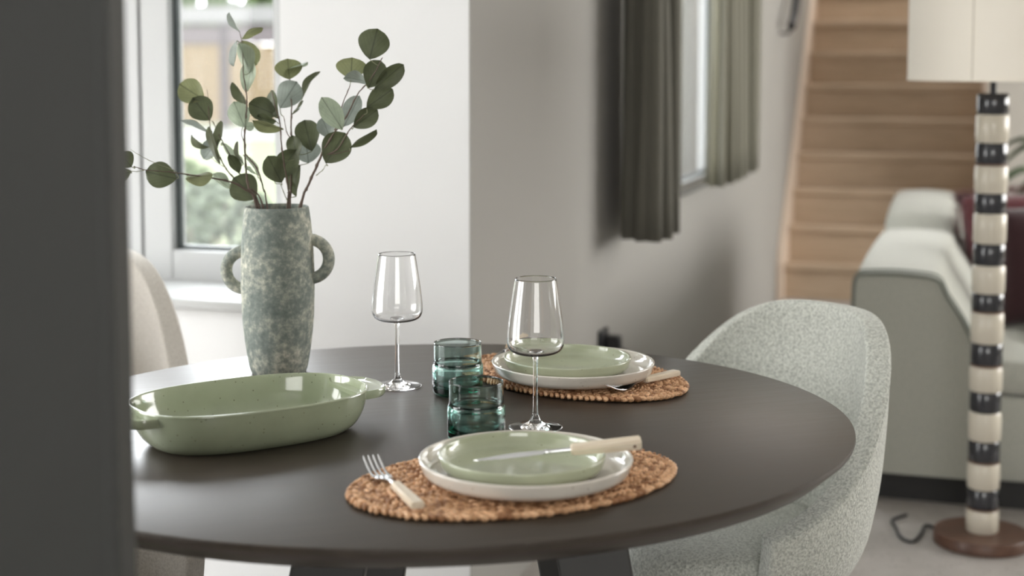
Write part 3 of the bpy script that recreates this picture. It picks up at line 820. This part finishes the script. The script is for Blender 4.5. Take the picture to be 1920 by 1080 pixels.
branch('eucalyptus branch with small leaves leaning left, behind the tall branch',
    [[(735,1040,1.3),(660,950,1.3),(585,895,1.2),(545,845,1.1),(510,770,1.0),(492,700,.8),(470,640,.7),(455,455,.5)], [(650,940,1.1),(610,860,1.0),(585,810,.8),(540,730,.7),(480,610,.6)], [(545,845,.7),(500,820,.5),(470,790,.4)]],
    [(438,505,320,430,112,'o'),(470,608,385,500,112,'d'),(455,668,328,612,26,'b'),(462,745,378,684,30,'d'),(515,700,440,800,72,'b'),(505,745,522,618,40,'d'),(528,722,625,830,34,'p'),(618,880,565,790,48,'d'),(520,830,465,650,18,'d'),(640,830,610,720,18,'d')], .10, 13)
branch('short knobbly eucalyptus branch left of centre, bending to the right',
    [[(758,1042,1.3),(738,950,1.3),(710,860,1.3),(675,810,1.1),(650,780,.9)]],
    [(712,890,640,790,20,'p'),(700,880,650,850,16,'p')], .0, 14)
branch('middle eucalyptus branch with dark overlapping leaves',
    [[(862,1042,1.6),(866,960,1.5),(848,850,1.3),(832,740,1.1),(822,620,1.0),(800,540,.8),(782,460,.6)], [(862,1020,.8),(840,970,.6),(826,930,.5)]],
    [(806,582,672,525,100,'d'),(815,600,782,462,50,'d'),(805,615,712,590,48,'d'),(840,652,692,612,48,'o'),(832,925,765,795,98,'d'),(795,910,900,765,100,'d'),(905,805,885,690,66,'d')], -.06, 15)
branch('upright eucalyptus branch at the centre with a pale leaf near its top',
    [[(872,1042,1.9),(880,900,1.7),(888,780,1.5),(880,660,1.3),(882,540,1.1),(873,400,.6)], [(880,700,.9),(858,670,.7),(842,590,.5)], [(884,580,.8),(915,545,.7),(940,490,.5)]],
    [(872,402,862,302,118,'o'),(822,366,958,318,14,'p'),(824,548,905,420,112,'b'),(938,495,1022,368,30,'d'),(888,578,938,512,12,'d'),(968,826,955,715,120,'b'),(985,765,948,615,106,'d'),(905,995,925,842,60,'d')], .04, 16)
branch('thick eucalyptus branch spreading to the upper right',
    [[(928,1042,2.2),(965,940,2.1),(1005,850,2.0),(1045,760,1.8),(1100,670,1.5),(1160,590,1.2),(1215,480,1.0),(1290,390,.8),(1342,290,.6)], [(1045,785,1.3),(1110,760,1.2),(1150,700,1.0),(1186,645,.9),(1250,580,.5)], [(1100,660,1.1),(1130,555,.9),(1178,432,.6)], [(1040,785,.9),(1100,778,.7),(1178,762,.5)], [(1005,890,.8),(1040,860,.6),(1055,835,.4)]],
    [(1277,300,1315,152,132,'d'),(1182,398,1188,296,130,'o'),(1268,422,1150,398,50,'b'),(1272,445,1328,312,100,'d'),(1300,455,1442,332,80,'d'),(1262,545,1388,455,95,'d'),(1148,640,1222,492,80,'b'),(1196,645,1312,560,85,'d'),(1140,655,1038,500,92,'p'),(1078,700,1038,600,76,'b'),(1176,748,1306,660,36,'d'),(1055,825,1150,680,128,'d')], -.08, 17)

# ------------------------------------------------------------------ chairs
def tub_chair(name, m, label, loc, face, H0=.83, H1=.50, rad=.275, w0=86, pw=5, seatz=.455, pm=120):
    """upholstered tub chair; local +x is the way it faces"""
    root = empty(name, loc, face, label, 'chair')
    key = [(.06,.372),(.15,.378),(.215,.405),(.250,.455),(.268,.53),(.275,.62),(.275,.72),(.268,.83),(.262,.90)]
    cur = smooth_curve(key, 10)
    k = rad/.275
    def prof(t_h):                 # point of the outer profile at height t_h
        for (r0,z0),(r1,z1) in zip(cur, cur[1:]):
            if z1 >= t_h: f_ = (t_h-z0)/max(1e-6, z1-z0); return (r0+(r1-r0)*f_)*k, t_h
        return cur[-1][0]*k, t_h
    b = BM(); NP, NR = 56, 22; g = []
    for i in range(NP+1):
        ph = -pm + 2*pm*i/NP
        Ht = H1 + (H0-H1)/(1+(abs(ph)/w0)**pw)
        # resample the profile from bottom centre to Ht
        sub = [(r*k, z) for r, z in cur if z < Ht-.004] + [prof(Ht)]
        d = [0]
        for p, q in zip(sub, sub[1:]): d.append(d[-1]+math.hypot(q[0]-p[0], q[1]-p[1]))
        row = []
        for j in range(NR+1):
            s = d[-1]*j/NR; n = 0
            while n < len(d)-2 and d[n+1] < s: n += 1
            f_ = (s-d[n])/max(1e-9, d[n+1]-d[n]); r = sub[n][0]+(sub[n+1][0]-sub[n][0])*f_; z = sub[n][1]+(sub[n+1][1]-sub[n][1])*f_
            a = math.radians(ph); back = max(0, math.cos(a))
            lean = .05*back*max(0, (z-.5)/.35)
            x = -(r*.98*math.cos(a)) - lean + (.02 if abs(ph) > 90 else 0)*(abs(ph)-90)/30; y = r*1.03*math.sin(a)
            row.append(b.verts.new((x, y, z)))
        g.append(row)
    for i in range(NP):
        for j in range(NR): b.faces.new((g[i][j], g[i+1][j], g[i+1][j+1], g[i][j+1]))
    grim = [g[i][NR].co.copy() for i in range(NP+1)]
    bmesh.ops.recalc_face_normals(b, faces=b.faces)
    o = link('shell', b, m, root, 180)
    md = o.modifiers.new('thickness', 'SOLIDIFY'); md.thickness = .042; md.offset = 0
    md = o.modifiers.new('round', 'BEVEL'); md.width = .016; md.segments = 4; md.limit_method = 'ANGLE'; md.angle_limit = math.radians(50)
    # seat cushion
    b = BM(); seg = 72
    def sr(k2, sc):
        t = 2*PI*k2/seg; x = .235*math.cos(t)*sc; y = .228*math.sin(t)*sc
        if x > 0: x *= 1.12
        return x*k, y*k
    pr = [(0,seatz-.085),(.85,seatz-.085),(.96,seatz-.07),(1.0,seatz-.04),(.985,seatz-.015),(.93,seatz+.004),(.8,seatz+.010),(.4,seatz+.012),(0,seatz+.012)]
    rg = []
    for r, z in pr: rg.append([b.verts.new((.0,0,z))] if r == 0 else [b.verts.new((*sr(q, r), z)) for q in range(seg)])
    for p, q in zip(rg, rg[1:]):
        for i in range(seg):
            i2 = (i+1) % seg
            if len(p) == 1: b.faces.new((p[0], q[i2], q[i]))
            elif len(q) == 1: b.faces.new((p[i], p[i2], q[0]))
            else: b.faces.new((p[i], p[i2], q[i2], q[i]))
    bmesh.ops.recalc_face_normals(b, faces=b.faces)
    link('seat', b, m, root, 180)
    # seam piping along the outer edge of the rim
    b = BM(); pp_ = []
    for i in range(2, NP-1):
        p = Vector(grim[i]); rr_ = Vector((p.x, p.y, 0)).normalized()
        pp_.append(p + rr_*.0195 + Vector((0,0,-.010)))
    tube(b, pp_, .0032, 8); link('piping', b, m, root, 60)
    for sx_, sy_ in ((1,1),(1,-1),(-1,1),(-1,-1)):
        b = BM(); tube(b, [(sx_*.10*k, sy_*.10*k, .385), (sx_*.215*k, sy_*.205*k, .0)], [.014, .009], 12); link('leg', b, M['black'], root, 60)
    return root
tub_chair('dining_chair', M['boucle'], 'sage boucle tub chair behind the right side of the table', (.385, 2.60, 0), math.radians(219), rad=.238, w0=74, pw=4, H1=.47)
tub_chair('dining_chair', M['beige_weave'], 'beige woven tub chair behind the table in front of the left window', (-.93, 2.84, 0), math.radians(-60), H0=.895, H1=.52, rad=.275, w0=92, pw=9)
tub_chair('dining_chair', M['beige_weave'], 'beige woven tub chair pushed under the near left side of the table', (-.62, 1.88, 0), math.radians(10), H0=.70, H1=.655, rad=.27, pm=132)

# ------------------------------------------------------------------ floor lamp
LY = 3.89; LX = (1861-CX)/F*LY
def lz(y): return CAMZ - (y-YH)*LY/F
lamp = empty('floor_lamp', (LX, LY, 0), 0, 'floor lamp with black and ivory ringed ceramic column and ivory drum shade', 'floor lamp')
b = BM(); lathe(b, [(0,0),(.120,0),(.125,.003),(.125,.030),(.122,.034),(0,.034)], 96); bmesh.ops.recalc_face_normals(b, faces=b.faces); link('base', b, M['walnut'], lamp, 40)
bands = [174,214,267,310,361.5,400,456.5,498,551,588.5,646.5,691.5,739,779,834,877.5,927.5,968.5,1018]
for i, (ya, yb) in enumerate(zip(bands, bands[1:])):
    z1, z0 = lz(ya), lz(yb)
    if i == len(bands)-2: z0 = .034
    blk = i % 2 == 0; r = .0405 if blk else .0420
    b = BM(); lathe(b, [(0,z0),(r-.003,z0),(r,z0+.004),(r+.0004,(z0+z1)/2),(r,z1-.004),(r-.003,z1),(0,z1)], 64); bmesh.ops.recalc_face_normals(b, faces=b.faces)
    link('ring', b, M['lamp_black' if blk else 'lamp_white'], lamp, 40)
    if blk and i in (8, 10, 14, 16, 2):
        b = BM(); lathe(b, [(.038,z0+.0005),(r+.0006,z0+.0005),(r+.0006,z0+.005),(.038,z0+.005)], 64); link('clay_edge', b, M['lamp_brown'], lamp, 40)
b = BM(); lathe(b, [(0,lz(174)),(.008,lz(174)),(.008,1.40),(0,1.40)], 20); link('stem', b, M['black'], lamp, 40)
SB = 1.232; SRr = .236
b = BM(); lathe(b, [(SRr,SB),(SRr,SB+.36),(SRr-.002,SB+.36),(SRr-.002,SB)], 96); 
rg = b.verts; bmesh.ops.recalc_face_normals(b, faces=b.faces)
sh = link('lamp_shade', b, M['shade'], lamp, 40); sh.location = (.020, 0, 0)
b = BM(); 
for zz in (SB+.001, SB+.359): tube(b, [(SRr*math.cos(2*PI*k/64), SRr*math.sin(2*PI*k/64), zz) for k in range(64)], .0022, 8, closed=True)
link('shade_trim', b, M['shade'], sh, 180)
b = BM(); am = math.radians(-90-35)
box(b, -.0015, .0015, -.0006, .0006, SB+.002, SB+.358); s_ = link('seam', b, M['lamp_white'], sh)
s_.location = ((SRr+.0003)*math.cos(am), (SRr+.0003)*math.sin(am), 0); s_.rotation_euler = (0,0,am+PI/2)
b = BM()
for k in range(3):
    a = k*2*PI/3+.4; tube(b, [(.0,0,1.38),(.020+ (SRr-.004)*math.cos(a), (SRr-.004)*math.sin(a), 1.38)], .002, 6)
link('spider', b, M['black'], lamp, 60)
# cord on the floor
b = BM()
pts = [PZ(1790,1000,.008), PZ(1755,990,.006), PZ(1735,985,.006), PZ(1728,1000,.006), PZ(1712,1015,.006), PZ(1690,1008,.006), PZ(1680,990,.006), PZ(1674,975,.006), PZ(1700,965,.006)]
tube(b, smooth_curve([tuple(p) for p in pts], 8), .0045, 8)
tag(link('power_cord', b, M['dark_plastic'], None, 60), 'thin black power cord looping on the floor beside the lamp base', 'cord')

# ------------------------------------------------------------------ sofa
A0 = PD(1600, 515, 4.30)
SO = Vector((A0.x, A0.y, 0)); sofa = empty('sofa', SO, RA, 'grey-green upholstered sofa with plump back cushions behind the lamp', 'sofa')
# local: x right along its end face, y back along its length
bz = A0.z
def prism(bm, outline, y0, y1, bulge=0, ny=10):
    """outline [(x,z)] extruded in y with a soft puff in the middle."""
    rows = []
    for j in range(ny+1):
        t = j/ny; y = y0+(y1-y0)*t; s = math.sin(PI*t)**.5 if 0 < t < 1 else 0
        row = []
        cxm = sum(p[0] for p in outline)/len(outline); czm = sum(p[1] for p in outline)/len(outline)
        for x, z in outline:
            up = max(0, (z-czm))/(max(p[1] for p in outline)-czm)
            row.append(bm.verts.new((x + (x-cxm)*bulge*.5*s, y, z + up*bulge*s)))
        rows.append(row)
    n = len(outline)
    for p, q in zip(rows, rows[1:]):
        for k in range(n): bm.faces.new((p[k], p[(k+1)%n], q[(k+1)%n], q[k]))
    bm.faces.new(rows[0]); bm.faces.new(rows[-1][::-1])
    bmesh.ops.recalc_face_normals(bm, faces=bm.faces)
    return rows
lb = .085
back_out = smooth_curve([(0,lb),(0,.30),(.0,.5),(.002,bz-.03),(.012,bz)], 4) + smooth_curve([(.03,bz+.004),(.12,bz+.008),(.215,bz+.002),(.245,bz-.012)], 4) + smooth_curve([(.262,bz-.05),(.31,.54),(.345,.46),(.36,.38),(.36,lb)], 4)
b = BM(); prism(b, back_out, 0, .06, 0, 2); link('end_panel', b, M['sofa'], sofa, 40)
segs = ((.062, 1.20, .02), (1.21, 2.36, .085))
for (y0, y1, bu) in segs:
    b = BM(); top_out = [(p[0], p[1]) for p in back_out]; prism(b, top_out, y0, y1, bu, 16); link('back_cushion', b, M['sofa'], sofa, 40)
# piping round the end face
b = BM(); tube(b, [(x, -.002, z) for x, z in back_out], .0055, 8); link('piping', b, M['piping'], sofa, 60)
b = BM(); tube(b, [(x, .062, z+.002) for x, z in back_out[8:]], .004, 8); link('piping', b, M['piping'], sofa, 60)
b = BM(); box(b, .365, 1.15, .0, 2.36, lb, .335, .02); link('seat_base', b, M['sofa'], sofa, 40)
b = BM(); box(b, .365, 1.16, -.01, 1.18, .338, .44, .03); link('seat_cushion', b, M['sofa'], sofa, 40)
b = BM(); box(b, .365, 1.16, 1.19, 2.36, .338, .44, .03); link('seat_cushion', b, M['sofa'], sofa, 40)
b = BM(); box(b, .03, 1.12, .04, 2.3, 0, lb); link('plinth', b, M['plinth'], sofa)
# cushions on the sofa
def cushion(name, loc, rot, wx, wz, th, m, label, cat, fluffy=False, col=None):
    b = BM(); N = 18; top = []; bot = []
    for i in range(N+1):
        r1, r2 = [], []
        for j in range(N+1):
            u, v = -1+2*i/N, -1+2*j/N
            p = ((1-u**4)*(1-v**4))**.45
            sc = 1 - .06*(1-abs(u*v))*(abs(u)**6+abs(v)**6)
            x, z = u*wx/2*sc, v*wz/2*sc
            r1.append(b.verts.new((x, -th/2*p, z))); r2.append(r1[-1] if i in (0,N) or j in (0,N) else b.verts.new((x, th/2*p, z)))
        top.append(r1); bot.append(r2)
    for g_, flip in ((top, 0), (bot, 1)):
        for i in range(N):
            for j in range(N):
                f = [g_[i][j], g_[i+1][j], g_[i+1][j+1], g_[i][j+1]]
                b.faces.new(f[::-1] if flip else f)
    bmesh.ops.recalc_face_normals(b, faces=b.faces)
    o = link(name, b, m, None, 180); o.location = loc; o.rotation_euler = rot; tag(o, label, cat)
    if fluffy:
        rnd = random.Random(4); b = BM()
        for k in range(5200):
            u, v = rnd.uniform(-1,1), rnd.uniform(-1,1); p = max(0, (1-u**4)*(1-v**4))**.45; sg = rnd.choice((-1,1))
            if k % 3 == 0:
                e_ = rnd.choice((-1,1)); 
                if rnd.random() < .5: u = e_
                else: v = e_
                p = 0
            c = Vector((u*wx/2, sg*th/2*p, v*wz/2)); d = Vector((u*.5, sg*(.3+p), v*.6)) + Vector((rnd.uniform(-.4,.4), rnd.uniform(-.4,.4), rnd.uniform(-.4,.4)))
            d = d.normalized()*rnd.uniform(.02,.045); s = Vector((rnd.uniform(-1,1), rnd.uniform(-1,1), rnd.uniform(-1,1))).normalized()*.0016
            b.faces.new((b.verts.new(c-s), b.verts.new(c+s), b.verts.new(c+d)))
        f_ = link('pile', b, m, o); f_['kind'] = 'stuff'
    return o
cushion('cushion', R(0,0,0)*0 + SO + (RM.to_3x3() @ Vector((.475, 1.30, .63))), (math.radians(0), math.radians(-4), RA+math.radians(15)), .42, .36, .16, M['fluff'], 'fluffy burgundy cushion leaning against the sofa back', 'cushion', True)
cushion('cushion', SO + (RM.to_3x3() @ Vector((.62, .60, .645))), (0, math.radians(-4), RA+math.radians(18)), .50, .38, .15, M['burgundy'], 'smooth dark burgundy cushion behind the lamp column', 'cushion')
# throw draped on the seat
b = BM(); N = 24; g = []
for i in range(N+1):
    row = []
    for j in range(N+1):
        u, v = i/N, j/N
        row.append(b.verts.new((.50+.62*u, .25+1.2*v, .452 + .10*math.exp(-((u-.45)/.35)**2)*math.sin(PI*v)**.5*(1 if 0<v<1 else 0) + .012*math.sin(13*u+4*v)*math.sin(9*v))))
    g.append(row)
for i in range(N):
    for j in range(N): b.faces.new((g[i][j], g[i+1][j], g[i+1][j+1], g[i][j+1]))
o = link('throw_blanket', b, M['burgundy'], None, 180); o.location = SO; o.rotation_euler = (0,0,RA)
md = o.modifiers.new('thickness', 'SOLIDIFY'); md.thickness = .012; tag(o, 'dark burgundy throw spread over the sofa seat', 'throw')

# houseplant at the right edge
pp = PD(2010, 500, 5.9); pp.z = 0
plant = empty('potted_plant', (pp.x, pp.y, 0), 0, 'houseplant with arching leaves beyond the sofa at the right edge', 'plant')
b = BM(); lathe(b, [(0,0),(.13,0),(.155,.04),(.17,.30),(.175,.33),(.16,.33),(.15,.28),(0,.28)], 48); bmesh.ops.recalc_face_normals(b, faces=b.faces); link('pot', b, M['pot'], plant, 40)
rnd = random.Random(9)
for k in range(16):
    a = k*2.4; ln = rnd.uniform(.28,.42); hgt = rnd.uniform(.62,.98)
    pts = [(0,0,.28), (.05*math.cos(a), .05*math.sin(a), .28+(hgt-.28)*.6), (ln*.5*math.cos(a), ln*.5*math.sin(a), hgt), (ln*math.cos(a), ln*math.sin(a), hgt-.08)]
    q = smooth_curve(pts, 6); b = BM(); L_, R_ = [], []
    sd = Vector((-math.sin(a), math.cos(a), 0)); n = len(q)
    for i, c in enumerate(q):
        t = i/(n-1); wv = .004 + (.045*math.sin(PI*max(0,(t-.35)/.65))**.8 if .35 < t < 1 else 0)
        L_.append(b.verts.new(Vector(c)-sd*wv+Vector((0,0,wv*.4)))); R_.append(b.verts.new(Vector(c)+sd*wv+Vector((0,0,wv*.4))))
    C_ = [b.verts.new(c) for c in q]
    for i in range(n-1): b.faces.new((L_[i], C_[i], C_[i+1], L_[i+1])); b.faces.new((C_[i], R_[i], R_[i+1], C_[i+1]))
    link('leaf', b, M['plant'], plant, 180)
